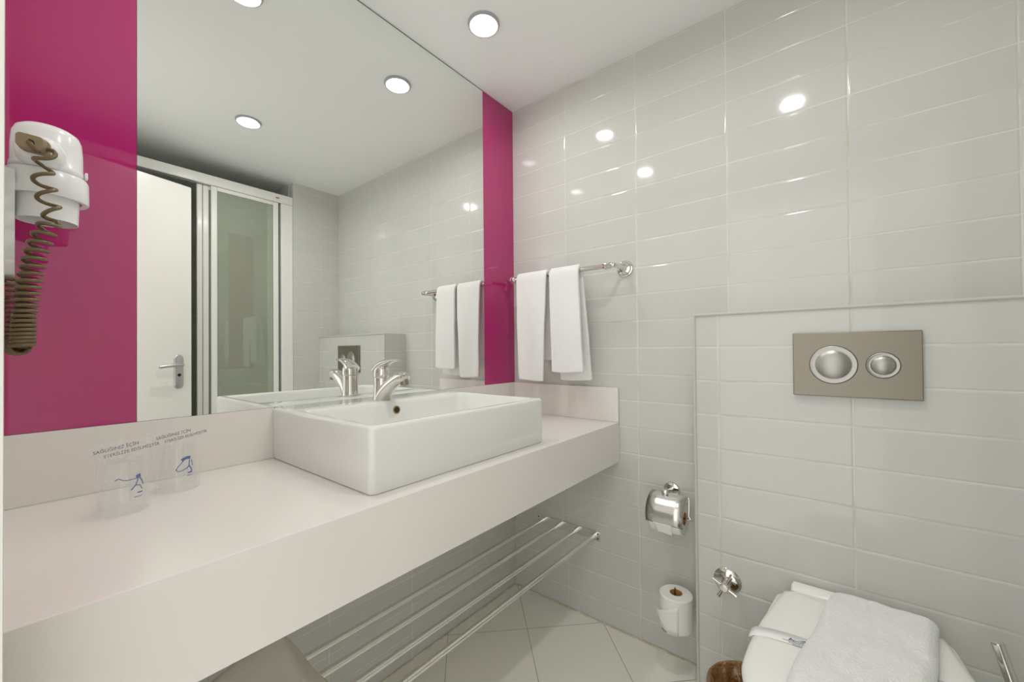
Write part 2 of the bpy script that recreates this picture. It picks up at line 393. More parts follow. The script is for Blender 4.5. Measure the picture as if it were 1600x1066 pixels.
# ------------------------------------------------------------------ mirror and coloured glass panels on the back wall
MZ = H-.004
mir = link('wall_mirror', bx(-1.3091, -.2069, 0, .005, ZS+.0005, MZ), M_mirror, smooth=False)
tag(mir, 'big frameless wall mirror over the counter reaching the ceiling', 'mirror')
bm = bx(-1.3091, -.2069, .0005, .0055, MZ, H-.0002); link('top_seal', bm, M_mirror_edge, mir, smooth=False)
bm = bx(-1.3100, -.2060, .0009, .0055, ZS-.0002, ZS+.0004); link('bottom_edge', bm, M_mirror_edge, mir, smooth=False)
pl = link('glass_panel', bx(-1.4995, -1.3099, 0, .005, ZS+.0005, H-.001), M_mag, smooth=False)
tag(pl, 'wide magenta glass wall panel behind the hairdryer, left of the mirror', 'wall panel', 'magenta glass panels beside the mirror')
pr = link('glass_panel', bx(-.2061, -.0008, 0, .005, ZS+.0005, H-.001), M_mag, smooth=False)
tag(pr, 'narrow magenta glass wall panel in the corner right of the mirror', 'wall panel', 'magenta glass panels beside the mirror')

# ------------------------------------------------------------------ ceiling downlights
def downlight(x, y, label, first=None, lensM=None):
    t = thing('ceiling_downlight', (x, y, H), label, 'ceiling light', 'recessed round ceiling downlights')
    if first is None:
        bm = lt((x, y, H-.0002), (0, 0, -1), [(.0345, .0008), (.0375, .003), (.043, .0075), (.0485, .0095), (.0525, .0075), (.0545, .003), (.0545, 0)], 56)
        link('trim_ring', bm, M_ringw, t)
        bm = lt((x, y, H-.0003), (0, 0, -1), [(.0350, .0), (.0350, .0018), (.030, .0032), (.018, .0042), (.0, .0045)], 48)
        link('lens', bm, M_lens, t)
    else:
        for ch in list(first.children):
            c = ch.copy(); COL.objects.link(c); c.parent = t; c.matrix_parent_inverse = ch.matrix_parent_inverse.copy()
            if lensM and ch.name.startswith('lens'):
                c.data = ch.data.copy(); c.data.materials.clear(); c.data.materials.append(lensM)
    return t
d1 = downlight(-.4640, -.2440, 'round white ceiling downlight nearest the tiled corner above the basin')
d2 = downlight(-1.030, -.2440, 'round white ceiling downlight above the counter, cut off by the picture top in the mirror', d1)
d3 = downlight(-.7600, -1.0240, 'round white ceiling downlight in mid room, seen whole only in the mirror', d1, M_lens_mid)

# ------------------------------------------------------------------ towel rail and hand towels
RX, RZ = -.100, 1.3915
tr = thing('towel_rail', (0, -.29, RZ), 'chrome towel rail with round ornate mounts on the tiled wall', 'towel rail')
link('rail', tb([(RX, -.505, RZ), (RX, -.090, RZ)], .0085, 20), M_chrome, tr)
for yy, s in ((-.543, 1), (-.047, -1)):
    bm = bmesh.new()
    lathe(bm, (-.0003, yy, RZ), (-1, 0, 0), [(.031, 0), (.0318, .003), (.030, .006), (.0262, .0075), (.0255, .009), (.0262, .011), (.024, .014), (.018, .016), (.0145, .0175), (.0125, .022), (.0095, .028), (.009, .05)], 44)
    mt = link('mount', bm, M_chrome, tr)
    bm = bmesh.new()
    tube(bm, smooth_path([(-.048, yy, RZ), (-.078, yy, RZ), (-.094, yy, RZ), (RX, yy+s*.006, RZ), (RX, yy+s*.02, RZ)], 5), .0088, 18)
    link('elbow', bm, M_chrome, mt)
    bm = lt((RX, yy+s*.012, RZ), (0, s, 0), [(.0095, 0), (.0118, .002), (.0118, .008), (.0095, .010), (.0095, .014), (.0125, .016), (.0130, .022), (.0105, .026), (.0087, .034)], 28)
    link('collar', bm, M_chrome, mt)

def hand_towel(yc, w_top, w_bot, zf, zb, label, shift_b=0, seed=0, rear_shift=0, fold=.010):
    """towel folded lengthwise and laid over the rail"""
    bm = bmesh.new(); NS, NW = 44, 14
    rr = .0165; lenf = RZ-zf; lenb = RZ-zb; tot = lenf+PI*rr+lenb; rows = []
    for i in range(NS+1):
        s = tot*i/NS
        if s < lenf:
            z = zf+s; k = (RZ-z)/lenf; x = RX-rr-.006*math.sin(k*PI)*.6+.002*k; w = w_top+(w_bot-w_top)*k**1.2; sh = shift_b*k
        elif s < lenf+PI*rr:
            an = (s-lenf)/rr; x = RX-rr*math.cos(an); z = RZ+rr*math.sin(an); w = w_top; sh = 0; k = 0
        else:
            k = (s-lenf-PI*rr)/lenb; z = RZ-k*lenb; x = RX+rr+.028*k; w = w_top+(w_bot-w_top)*k; sh = rear_shift*k
        row = []
        for j in range(NW+1):
            t = j/NW-.5; nz = noise.noise(Vector((t*2.2+seed*9, s*5, seed)))
            xx = x+(.0045*nz+.0025*math.sin(t*7+seed*2+s*3))*min(1, k*2.2)*(1 if s < lenf+.03 else .6)
            row.append(bm.verts.new((xx, yc+sh-t*w+.0025*noise.noise(Vector((s*8, seed*5, j > NW/2))), z-(.004*math.sin(t*3+seed) if i in (0, NS) else 0))))
        rows.append(row)
    for p, q in zip(rows, rows[1:]):
        for j in range(NW): bm.faces.new((p[j], p[j+1], q[j+1], q[j]))
    o = link('hand_towel', bm, M_terry, sharp=180, solid=fold)
    md = o.modifiers.new('bev', 'BEVEL'); md.width = .0042; md.segments = 3; md.limit_method = 'ANGLE'; md.angle_limit = math.radians(50)
    md = o.modifiers.new('sub', 'SUBSURF'); md.levels = md.render_levels = 1
    tag(o, label, 'towel', 'white hand towels on the towel rail')
    return o
hand_towel(-.1825, .151, .122, .960, 1.045, 'white hand towel on the rail, nearer the magenta glass corner', .004, 1, -.014, .012)
hand_towel(-.3395, .131, .140, .998, .964, 'white hand towel on the rail, nearer the round wall mount', -.011, 2, -.018, .014)

# ------------------------------------------------------------------ flush plate
X0 = -.1452
fp = thing('flush_plate', (X0, -1.199, 1.04), 'brushed steel toilet flush plate with two round buttons on the tiled boxing', 'flush plate')
link('plate', bx(X0-.0125, X0, -1.3217, -1.0757, .958, 1.122), M_nickel, fp, bevel=.0018)
for yy, r in ((-1.1595, .0490), (-1.2535, .0318)):
    zc = 1.0395
    g = link('button_gap', lt((X0-.0126, yy, zc), (-1, 0, 0), [(r, 0), (r, .0004), (r-.0014, .0005)], 64), M_dark, fp)
    rb = r-.0013; ri = r*.73
    bm = lt((X0-.0126, yy, zc), (-1, 0, 0), [(rb, 0), (rb, .0012), (rb-.0012, .0018), (ri+.002, .0002+.0003), (ri, .0009), (ri*.93, .0032), (ri*.75, .0062), (ri*.5, .0085), (ri*.25, .0097), (0, .010)], 64)
    link('flush_button', bm, M_button, fp)

# ------------------------------------------------------------------ covered paper holder and roll
ph = thing('toilet_paper_holder', (0, -.707, .585), 'chrome toilet paper holder with hinged shiny cover on the tiled wall', 'paper holder')
link('rosette', lt((-.0003, -.707, .585), (-1, 0, 0), [(.027, 0), (.0275, .003), (.0255, .007), (.018, .0095), (.011, .0105)], 40), M_chrome, ph)
rod = [(-.008, -.707, .585), (-.040, -.7065, .591), (-.074, -.706, .596)]
bm = tb(rod, .0072, 16); lathe(bm, (-.075, -.706, .5962), (-1, 0, .15), [(.010, -.006), (.0108, 0), (.0095, .005), (.004, .008), (0, .0085)], 24)
link('arm', bm, M_chrome, ph)
RC = Vector((-.066, -.716, .517)); RR = .0550
# pin through the roll and the side wire
bm = tb(smooth_path([(-.056, -.7075, .5855), (-.056, -.770, .5855), (-.057, -.7785, .578), (-.064, -.7795, .530), (-.066, -.776, .518), (-.066, -.660, .517)], 5), .0032, 10)
link('wire', bm, M_chrome, ph)
# cover: curved sheet wrapping the front of the roll
bm = bmesh.new(); rows = []
NA = 22
for i in range(NA+1):
    an = math.radians(-8+120*i/NA)
    px_, pz_ = -.060-.0635*math.sin(an), .5265+.0635*math.cos(an)
    rows.append([bm.verts.new((px_, y, pz_)) for y in (RC.y+.060, RC.y+.03, RC.y-.03, RC.y-.060)])
for p, q in zip(rows, rows[1:]):
    for j in range(3): bm.faces.new((p[j], p[j+1], q[j+1], q[j]))
link('cover', bm, M_cover, ph, sharp=180, solid=.0012)
def paper_roll(c, ax, R, h, r0, label, group):
    x, y, d = frame_of(ax); c = Vector(c)
    bm = lt(c-d*h/2, ax, [(r0, 0), (R-.003, 0), (R, .003), (R, h-.003), (R-.003, h), (r0, h)], 56, caps=False)
    # close the ring through the bore
    o = link('toilet_roll', bm, M_paper); tag(o, label, 'toilet paper', group)
    link('cardboard_tube', lt(c-d*(h/2+.0005), ax, [(r0, 0), (r0, h+.001), (r0-.0012, h+.001), (r0-.0012, 0)], 40, caps=False), M_card, o)
    return o
r1 = paper_roll(RC, (0, -1, 0), RR, .102, .021, 'white toilet paper roll under the shiny wall holder cover', 'toilet paper rolls')
bm = bmesh.new(); rows = []   # loose end folded to a point, hanging below the cover
for i in range(8):
    k = i/7; z = RC.z-.012-.036*k; hw = .031*(1-.22*k); 
    x = RC.x-RR*math.sqrt(max(0, 1-((z-RC.z)/RR)**2)) if z > RC.z-.045 else RC.x-.026
    x = RC.x-.0548+.012*k
    rows.append([bm.verts.new((x-.002*math.sin(j*1.1)*k, RC.y+.006-hw+2*hw*j/6-.006*k, z)) for j in range(7)])
for p, q in zip(rows, rows[1:]):
    for j in range(6): bm.faces.new((p[j], p[j+1], q[j+1], q[j]))
link('loose_end', bm, M_paper, r1, solid=.0006)

# spare roll upright on its pin
sp = thing('spare_roll_holder', (0, -.742, .14), 'small chrome wall peg carrying the upright spare toilet roll', 'paper holder')
link('rosette', lt((-.0003, -.690, .150), (-1, 0, 0), [(.0165, 0), (.017, .003), (.014, .006), (.008, .008)], 28), M_chrome, sp)
SC = Vector((-.084, -.742, .2165))
bm = tb(smooth_path([(-.006, -.690, .150), (-.050, -.694, .142), (-.082, -.698, .136), (-.090, -.712, .133), (SC.x, SC.y, .132), (SC.x, SC.y, .140)], 6), .0055, 12)
tube(bm, [(SC.x+.006, SC.y+.004, .128), (SC.x+.009, SC.y+.006, .282)], .0035, 10)
link('peg', bm, M_chrome, sp)
r2_ = paper_roll(SC, (0, 0, 1), .0515, .111, .0200, 'white spare toilet roll standing upright, low beside the tile boxing edge', 'toilet paper rolls')
bm = bmesh.new(); rows = []   # first sheet folded to a triangle and lifted
dv = Vector((-.62, .784, 0)).normalized(); 
for i in range(9):
    t = i/8; an0 = math.radians(205-0); an = an0-math.radians(92)*t
    hi = .256-.046*t; lo = .1620+.048*max(0, (t-.45)/.55)**1.2
    if lo > hi: hi = lo = (lo+hi)/2
    lift = .0008+.020*max(0, t-.45)**1.3
    cx, cyy = SC.x+(.0517+lift)*math.cos(an), SC.y+(.0517+lift)*math.sin(an)
    rows.append([bm.verts.new((cx, cyy, hi+(lo-hi)*j/6)) for j in range(7)])
for p, q in zip(rows, rows[1:]):
    for j in range(6): bm.faces.new((p[j], p[j+1], q[j+1], q[j]))
link('loose_end', bm, M_paper, r2_, solid=.0005)

# ------------------------------------------------------------------ angle valve with cross handle
va = thing('shut_off_valve', (X0, -.9085, .3985), 'chrome shut-off valve with cross handle on the tiled boxing', 'valve')
link('rosette', lt((X0, -.9085, .3985), (-1, 0, 0), [(.0365, 0), (.0368, .003), (.033, .007), (.024, .010), (.014, .0115), (.0125, .016)], 44), M_chrome, va)
bm = lt((X0-.010, -.9085, .3985), (-1, 0, 0), [(.0115, 0), (.0115, .016), (.0135, .018), (.0135, .022)], 28)
link('stem', bm, M_chrome, va)
hc = Vector((X0-.038, -.9085, .3985))
hd = link('handle', lt(hc+Vector((.006, 0, 0)), (-1, 0, 0), [(.0095, 0), (.0118, .003), (.0118, .017), (.010, .020), (0, .021)], 28), M_chrome, va)
for k in range(4):
    an = math.radians(28+90*k); d = Vector((0, math.cos(an), math.sin(an)))
    bm = tb([hc+Vector((-.004, 0, 0))+d*.008, hc+Vector((-.004, 0, 0))+d*.020, hc+Vector((-.004, 0, 0))+d*.0345], [.0036, .0042, .0055], 14)
    link('spoke', bm, M_chrome, hd)

# ------------------------------------------------------------------ tubular shelf under the counter
sh = thing('tube_shelf', (-.75, -.275, .338), 'aluminium shelf of four long tubes under the counter', 'shelf')
for xx, s in ((-.0004, -1), (-1.4830, 1)):
    ep = link('end_plate', bx(min(xx, xx+s*.0035), max(xx, xx+s*.0035), -.430, -.122, .3205, .3565), M_alu, sh, bevel=.0008)
    if s == -1:
        for yy, zz in ((-.418, .347), (-.418, .329), (-.131, .347), (-.131, .329)):
            link('screw', lt((xx-.0034, yy, zz), (-1, 0, 0), [(.0038, 0), (.003, .0012), (0, .0013)], 14), M_dark, ep)
for yy in (-.154, -.2365, -.3190, -.4015):
    t_ = link('tube', tb([(-1.4800, yy, .3385), (-.0042, yy, .3385)], .0088, 20), M_alu, sh)
    link('end_collar', lt((-.0040, yy, .3385), (-1, 0, 0), [(.0106, 0), (.0106, .005), (.0092, .0062)], 24), M_alu, t_)

# folded cloth standing in a soft peak on the tube shelf
def cloth_fn(u, v):
    # u along x (-1.46..-1.07), v front to back
    x = -1.47+.43*u; y = -.405+.27*v
    ridge = max(0, 1-max((.86-v)*1.05, (v-.86)*5))
    h = .004+.086*ridge*(.45+.55*math.exp(-((u-.88)/.30)**2))
    h *= max(0, min(1, (1-u)*8))**.8
    h += .006*noise.noise(Vector((x*14, y*14, 1)))
    return Vector((x, y, .3545+h))
bm = bmesh.new(); NU, NV = 40, 26; rows = []
for i in range(NU+1):
    rows.append([bm.verts.new(cloth_fn(i/NU, j/NV)) for j in range(NV+1)])
for p, q in zip(rows, rows[1:]):
    for j in range(NV): bm.faces.new((p[j], p[j+1], q[j+1], q[j]))
o = link('folded_cloth', bm, M_cloth, sharp=180, solid=.004)
tag(o, 'beige ribbed cloth heaped on the tube shelf under the counter', 'cloth')

# ------------------------------------------------------------------ toilet
TC = -1.197
ZL = .458
def d_ring(xb, xf, hw_b, hw, z, n=14, cf=.70):
    """D outline: back edge at xb, front nose at xf (xf < xb), widest hw at cf of the length"""
    out = []; Ln = xb-xf; xc = xb-Ln*cf
    # back right -> nose -> back left
    pts = []
    rb = .028
    for i in range(5):
        t = PI/2*i/4; pts.append((xb-rb+rb*math.cos(PI/2-t), hw_b-rb+rb*math.sin(PI/2-t)) if False else (xb-rb*(1-math.cos(PI/2-t)) , hw_b-rb*(1-math.sin(PI/2-t))))
    pts = [(xb, 0), (xb, hw_b*.5)] + [(xb-rb+rb*math.cos(t), hw_b-rb+rb*math.sin(t)) for t in [PI/2*k/4 for k in range(5)]]
    for k in range(1, 6):
        t = k/6; pts.append((xb-rb+(xc-xb+rb)*t, hw_b+(hw-hw_b)*math.sin(t*PI/2)))
    for k in range(0, n+1):
        t = PI/2*k/n; e = .82
        pts.append((xc-(xc-xf)*math.sin(t)**(.92), hw*max(0, math.cos(t))**e))
    half = pts[:]
    full = [(x, TC-y) for x, y in half]+[(x, TC+y) for x, y in reversed(half[1:-1])]
    return [(x, y, z) for x, y in full]
to = thing('toilet', (-.42, TC, .0), 'white wall-hung toilet with closed lid below the flush plate', 'toilet')
bm = bmesh.new()
loft(bm, [d_ring(-.1455, -.42, .070, .075, .115), d_ring(-.1455, -.50, .086, .088, .16), d_ring(-.1455, -.60, .090, .092, .265), d_ring(-.1455, -.655, .135, .150, .335), d_ring(-.1455, -.675, .155, .176, .395), d_ring(-.150, -.671, .152, .173, .412)])
link('bowl', bm, M_ceramic, to, sharp=60)
bm = bmesh.new()
loft(bm, [d_ring(-.178, -.672, .160, .181, .4125), d_ring(-.176, -.678, .163, .185, .4165), d_ring(-.176, -.678, .163, .185, .4270), d_ring(-.178, -.674, .160, .182, .4300)])
link('seat', bm, M_lid, to, sharp=60)
bm = bmesh.new()
loft(bm, [d_ring(-.196, -.676, .146, .183, .4312), d_ring(-.194, -.682, .149, .1865, .4345), d_ring(-.193, -.682, .149, .1870, .4440), d_ring(-.196, -.676, .145, .1830, .4515), d_ring(-.206, -.664, .134, .172, .4560), d_ring(-.235, -.63, .11, .14, .4585), d_ring(-.30, -.55, .05, .07, ZL+.001)])
link('lid', bm, M_lid, to, sharp=60)
bm = bmesh.new()
rings = []
for x, z0, z1, hw in ((-.150, .413, .452, .128), (-.154, .413, .4575, .131), (-.170, .413, .4585, .132), (-.186, .413, .452, .131), (-.190, .413, .446, .129)):
    rings.append([(x, TC+p[0], p[1]) for p in rrect(-hw, hw, z0, z1, .009, 5)])
loft(bm, rings); link('hinge_bar', bm, M_lid, to, sharp=50)

# paper band around the lid
bm = bmesh.new(); rows = []
def band_z(y):
    t = abs(y-TC); return .4600 if t < .13 else .4600-.0085*((t-.13)/.055)**2
ys = [TC+.1895, TC+.1885, TC+.180, TC+.168, TC+.150, TC+.13, TC+.06, TC, TC-.06, TC-.13, TC-.150, TC-.168, TC-.180, TC-.1885, TC-.1895]
for i, y in enumerate(ys):
    z = band_z(y) if 1 < i < len(ys)-2 else (.4465 if i in (1, len(ys)-2) else .434)
    if i in (2, len(ys)-3): z = .4535
    xo = .10*(TC+.19-y)
    rows.append([bm.verts.new((-.4535+xo, y, z)), bm.verts.new((-.4165+xo, y, z))])
for p, q in zip(rows, rows[1:]): bm.faces.new((p[0], p[1], q[1], q[0]))
bd = link('hygiene_band', bm, M_band, solid=.0006)
tag(bd, 'white paper hygiene band with blue lettering wrapped over the toilet lid', 'paper band')
bdir = Vector((.10, -1, 0)).normalized(); bup = Vector((1, -.0, 0)); bup = (bup-bdir*bup.dot(bdir)).normalized()
def bpt(s, t, dz=.0006):   # s along the band from the left end of the print, t across
    return Vector((-.4360, TC+.1215, .4606+dz))+bdir*s+bup*t
text('lettering', 'A', .0145, bpt(.004, .000), bdir, bup, M_ink, bd)
text('lettering', 'DONALINA', .0095, bpt(.0125, .000), bdir, bup, M_ink, bd)
text('lettering', 'sanitized for your protection', .0042, bpt(.004, -.0080), bdir, bup, M_ink, bd)
bm = bmesh.new()
for s0, s1, t in ((-.006, .062, -.0030), (.010, .058, -.0115)):
    vs = [bm.verts.new(bpt(s, t+w)) for s, w in ((s0, 0), (s1, 0), (s1, .0008), (s0, .0008))]; bm.faces.new(vs)
link('printed_rule', bm, M_ink, bd, solid=.0002)
bm = bmesh.new(); top = []; bot = []
for i in range(13):
    k = i/12; s = .024+.034*k; top.append(bm.verts.new(bpt(s, .0085+.0050*math.sin(PI*k)))); bot.append(bm.verts.new(bpt(s, .0082+.0012*math.sin(PI*k))))
for i in range(12): bm.faces.new((bot[i], bot[i+1], top[i+1], top[i]))
link('arc_emblem', bm, M_teal, bd, solid=.0002)

# folded bath mat laid across the lid
bm = bmesh.new(); NU, NV = 46, 34; rows = []
def mat_pt(u, v):
    # u from back (0) to front (1); v from left (0) to right (1); the mat lies turned a little
    uu, vv = u*.52, v*.188
    rc = .034                                   # rounded back right corner
    a_, b_ = rc-uu, vv-(.188-rc)
    if a_ > 0 and b_ > 0:
        mx_ = max(a_, b_)/rc; ln = math.hypot(a_, b_)/rc; k = mx_/ln if ln > 1e-6 else 1
        uu, vv = rc-a_*k, (.188-rc)+b_*k
    x = -.183-.986*uu; y = -1.152+.165*uu-vv+.002*math.sin(u*13)
    z = .4655+.0032*noise.noise(Vector((x*16, y*16, 3)))+.0018*noise.noise(Vector((x*55, y*55, 5)))
    if x < -.655: z -= (-(x+.655))*1.0
    return Vector((x, y, z))
lo_, hi_ = [], []
for i in range(NU+1):
    lo_.append([]); hi_.append([])
    for j in range(NV+1):
        p = mat_pt(i/NU, j/NV); e = min(j/NV, 1-j/NV)*.22; e2 = min(i/NU, 1-i/NU)*.5
        th = .021*min(1, (min(e, e2)/.020+.05))**.45
        crease = .003*math.exp(-(((j/NV)-.35-.15*math.sin(i/NU*5))/.03)**2)
        lo_[-1].append(bm.verts.new(p)); hi_[-1].append(bm.verts.new(p+Vector((0, 0, th-crease+.003*noise.noise(Vector((p.x*25, p.y*25, 9)))))))
for A, flip in ((lo_, True), (hi_, False)):
    for p, q in zip(A, A[1:]):
        for j in range(NV): bm.faces.new((p[j], p[j+1], q[j+1], q[j]))
def wallstrip(a, b):
    for i in range(len(a)-1): bm.faces.new((a[i], a[i+1], b[i+1], b[i]))
wallstrip(lo_[0], hi_[0]); wallstrip(lo_[-1], hi_[-1]); wallstrip([r[0] for r in lo_], [r[0] for r in hi_]); wallstrip([r[-1] for r in lo_], [r[-1] for r in hi_])
o = link('bath_mat', bm, M_mat, sharp=180, subsurf=1)
tag(o, 'thick white folded terry bath mat draped over the toilet lid', 'bath mat')

# ------------------------------------------------------------------ toilet brush
tbh = thing('toilet_brush', (-.25, -1.49, 0), 'chrome toilet brush with long handle standing right of the toilet', 'toilet brush')
p0 = Vector((-.25, -1.4065, .4985)); p1 = Vector((-.262, -1.470, .245)); dd = (p1-p0).normalized()
bm = tb([p0, p0+dd*.001, p0+dd*.004, p1], [.0070, .0092, .0098, .0098], 24); link('handle', bm, M_chrome, tbh)
link('holder', lt((-.265, -1.486, .001), (0, 0, 1), [(.046, 0), (.048, .003), (.048, .245), (.046, .250), (.044, .250), (.044, .02), (0, .02)], 40), M_chrome, tbh)
link('brush_head', lt((-.264, -1.480, .10), (0, .1, 1), [(.012, -.05), (.034, -.04), (.036, .03), (.02, .045), (.009, .05), (.009, .16)], 24), M_plastic, tbh)

# ------------------------------------------------------------------ waste bin with brown liner
BC = (-.361, -1.000); BZ = .262; BR = .0985
bn = thing('waste_bin', (BC[0], BC[1], 0), 'round steel waste bin lined with brown plastic beside the toilet', 'waste bin')
link('bin_body', lt((BC[0], BC[1], .001), (0, 0, 1), [(.088, 0), (.090, .004), (BR-.004, BZ-.02), (BR-.003, BZ-.004), (BR-.006, BZ-.004), (BR-.009, .02), (0, .015)], 48), M_chrome, bn)
bm = bmesh.new(); rings = []
for k, (r, z) in enumerate([(BR+.002, BZ-.055), (BR+.002, BZ-.03), (BR+.001, BZ-.004), (BR-.003, BZ+.001), (BR-.008, BZ-.003), (BR-.018, BZ-.030), (BR-.030, BZ-.058), (BR-.05, BZ-.085), (BR-.078, BZ-.10)]):
    ring = []
    for i in range(72):
        an = 2*PI*i/72; nz = noise.noise(Vector((math.cos(an)*4, math.sin(an)*4, z*18+3)))
        amp = (.0012 if k in (2, 3) else .004) if k < 5 else .020
        ring.append((BC[0]+(r+amp*nz)*math.cos(an), BC[1]+(r+amp*nz)*math.sin(an), z+amp*.8*noise.noise(Vector((math.cos(an)*6, math.sin(an)*6, k)))))
    rings.append(ring)
loft(bm, rings, caps=False); bm.faces.new([v for v in bm.verts if False]) if False else None
o = link('bin_liner', bm, M_bag, bn, sharp=180, solid=.0008)

# ------------------------------------------------------------------ wall hairdryer in its holder
DX, DY = -1.4395, -.1000
hol = thing('hairdryer_holder', (-1.5, DY, 1.34), 'white plastic hairdryer holder with ring, screwed to the left wall', 'hairdryer holder')
bm = bmesh.new()
loft(bm, [[(x, DY-.012+p[0], p[1]) for p in rrect(-.030, .030, 1.205, 1.385, .008, 4)] for x in (-1.4996, -1.480, -1.476)])
link('bracket', bm, M_plastic, hol, sharp=50)
link('ring', lt((DX, DY, 1.3525), (0, 0, 1), [(.0415, 0), (.0490, -.0015), (.0505, .001), (.0500, .036), (.0480, .041), (.0430, .043), (.0415, .043), (.0412, .0)], 56, caps=False), M_plastic, hol)
hd_ = thing('hair_dryer', (DX, DY, 1.30), 'white wall hairdryer with curly brown cord resting in its holder', 'hairdryer')
bm = lt((DX, DY, 1.313), (0, 0, 1), [(.0340, .018), (.0360, .0), (.0370, .0), (.0383, .042), (.0398, .046), (.0400, .083), (.0440, .086), (.0448, .089), (.0438, .094), (.0428, .096), (.0425, .125), (.0410, .146), (.0375, .1555), (.0300, .1610), (.0180, .1640), (.006, .1650), (0, .1650)], 56)
body = link('body', bm, M_plastic, hd_, sharp=40)
link('outlet_grille', lt((DX, DY, 1.3305), (0, 0, 1), [(.0345, 0), (.0345, .001)], 40), M_dark, body)
# short handle pointing to the viewer
bm = bmesh.new(); rings = []
for k, (t, hw, hh) in enumerate([(0, .031, .026), (.030, .0285, .0235), (.048, .0250, .0205), (.056, .021, .0165), (.060, .0165, .0125)]):
    ring = [(DX-.006-.14*t+p[0], DY-.018-t, 1.420-.06*t+p[1]) for p in rrect(-hw, hw, -hh, hh, min(hw, hh)*.85, 5)]
    rings.append(ring)
loft(bm, rings); link('handle', bm, M_plastic, hd_, sharp=60)
link('switch', bx(DX+.0435, DX+.0475, DY-.018, DY-.006, 1.398, 1.410), M_plastic, hd_, bevel=.0015)
gx, gy, gz = DX-.0155, DY-.0775, 1.4150
bm = bmesh.new(); rings = []
for k, (t, s) in enumerate([(0, 1), (.0022, 1.0), (.0030, .80), (.0038, .80), (.0046, 1), (.0068, 1), (.0076, .80), (.0084, .80), (.0092, .98), (.0114, .98), (.0122, .78), (.0130, .78), (.0138, .95), (.021, .93), (.0235, .84)]):
    hw, hh = .0162*s, .0125*s
    rings.append([(gx-.30*t+p[0], gy-t, gz-.1*t+p[1]) for p in rrect(-hw, hw, -hh, hh, .0070*s, 4)])
loft(bm, rings); guard = link('cord_guard', bm, M_cord2, hd_, sharp=30)
link('cord_opening', lt((gx-.0065, gy-.0232, gz-.004), (-.3, -1, 0), [(.0050, 0), (.0050, .0008)], 18), M_dark, guard)
# coiled cord: axis path with coil radius and turns
def coil(axis, turns_at, rad_at, n_per=20, wire=.0023, phase=0):
    A = smooth_path(axis, 24); acc = [0]
    for p, q in zip(A, A[1:]): acc.append(acc[-1]+(q-p).length)
    tot = acc[-1]; pts = []
    N = 1400; ph = phase
    for i in range(N+1):
        s = tot*i/N
        j = 0
        lo, hi = 0, len(acc)-1
        while hi-lo > 1:
            mid = (lo+hi)//2
            if acc[mid] <= s: lo = mid
            else: hi = mid
        f = (s-acc[lo])/max(1e-9, acc[hi]-acc[lo]); p = A[lo].lerp(A[hi], f); d = (A[hi]-A[lo]).normalized()
        pit = turns_at(s/tot); ph += 2*PI*(tot/N)/pit
        x = Vector((1, 0, 0)); x = (x-d*x.dot(d)).normalized(); y = d.cross(x); r = rad_at(s/tot)
        pts.append(p+x*math.cos(ph)*r+y*math.sin(ph)*r)
    return pts
CY = gy-.014; gx -= .0015
ax1 = [(gx-.0070, gy-.0225, gz-.004), (gx+.010, CY-.010, 1.400), (gx+.008, CY, 1.372), (gx+.012, CY, 1.340), (gx+.016, CY, 1.316), (gx+.022, CY, 1.296)]
c1 = coil(ax1, lambda t: .0280, lambda t: .0112*min(1, t*7)*min(1, (1-t)*9+.25), phase=PI*.5)
ax2 = [(gx+.016, CY, 1.292), (gx+.008, CY, 1.268), (gx+.000, CY, 1.235), (gx-.006, CY, 1.19), (gx-.010, CY, 1.14), (gx-.012, CY, 1.094)]
c2 = coil(ax2, lambda t: .0165-.0110*min(1, t*1.05), lambda t: .0112, phase=0)
ax3 = [(gx-.014, CY+.006, 1.094), (gx-.022, CY+.034, 1.098), (gx-.0265, CY+.046, 1.14), (gx-.0275, CY+.050, 1.18), (gx-.0275, CY+.054, 1.210)]
c3 = coil(ax3, lambda t: .0064+.003*t, lambda t: .0098, phase=0)
def thin(c, k): return c[::k]+[c[-1]]
tail = smooth_path([c3[-1], Vector((-1.487, CY+.064, 1.201)), Vector((-1.487, DY-.012, 1.206))], 8)[1:]
mid12 = [c1[-1].lerp(c2[0], .5)]
cpts = c1[::3]+mid12+c2[::2]+[c2[-1].lerp(c3[0], .5)]+c3[::2]+tail
link('coiled_cord', tb(cpts, .0031, 8), M_cord, hd_, sharp=180)

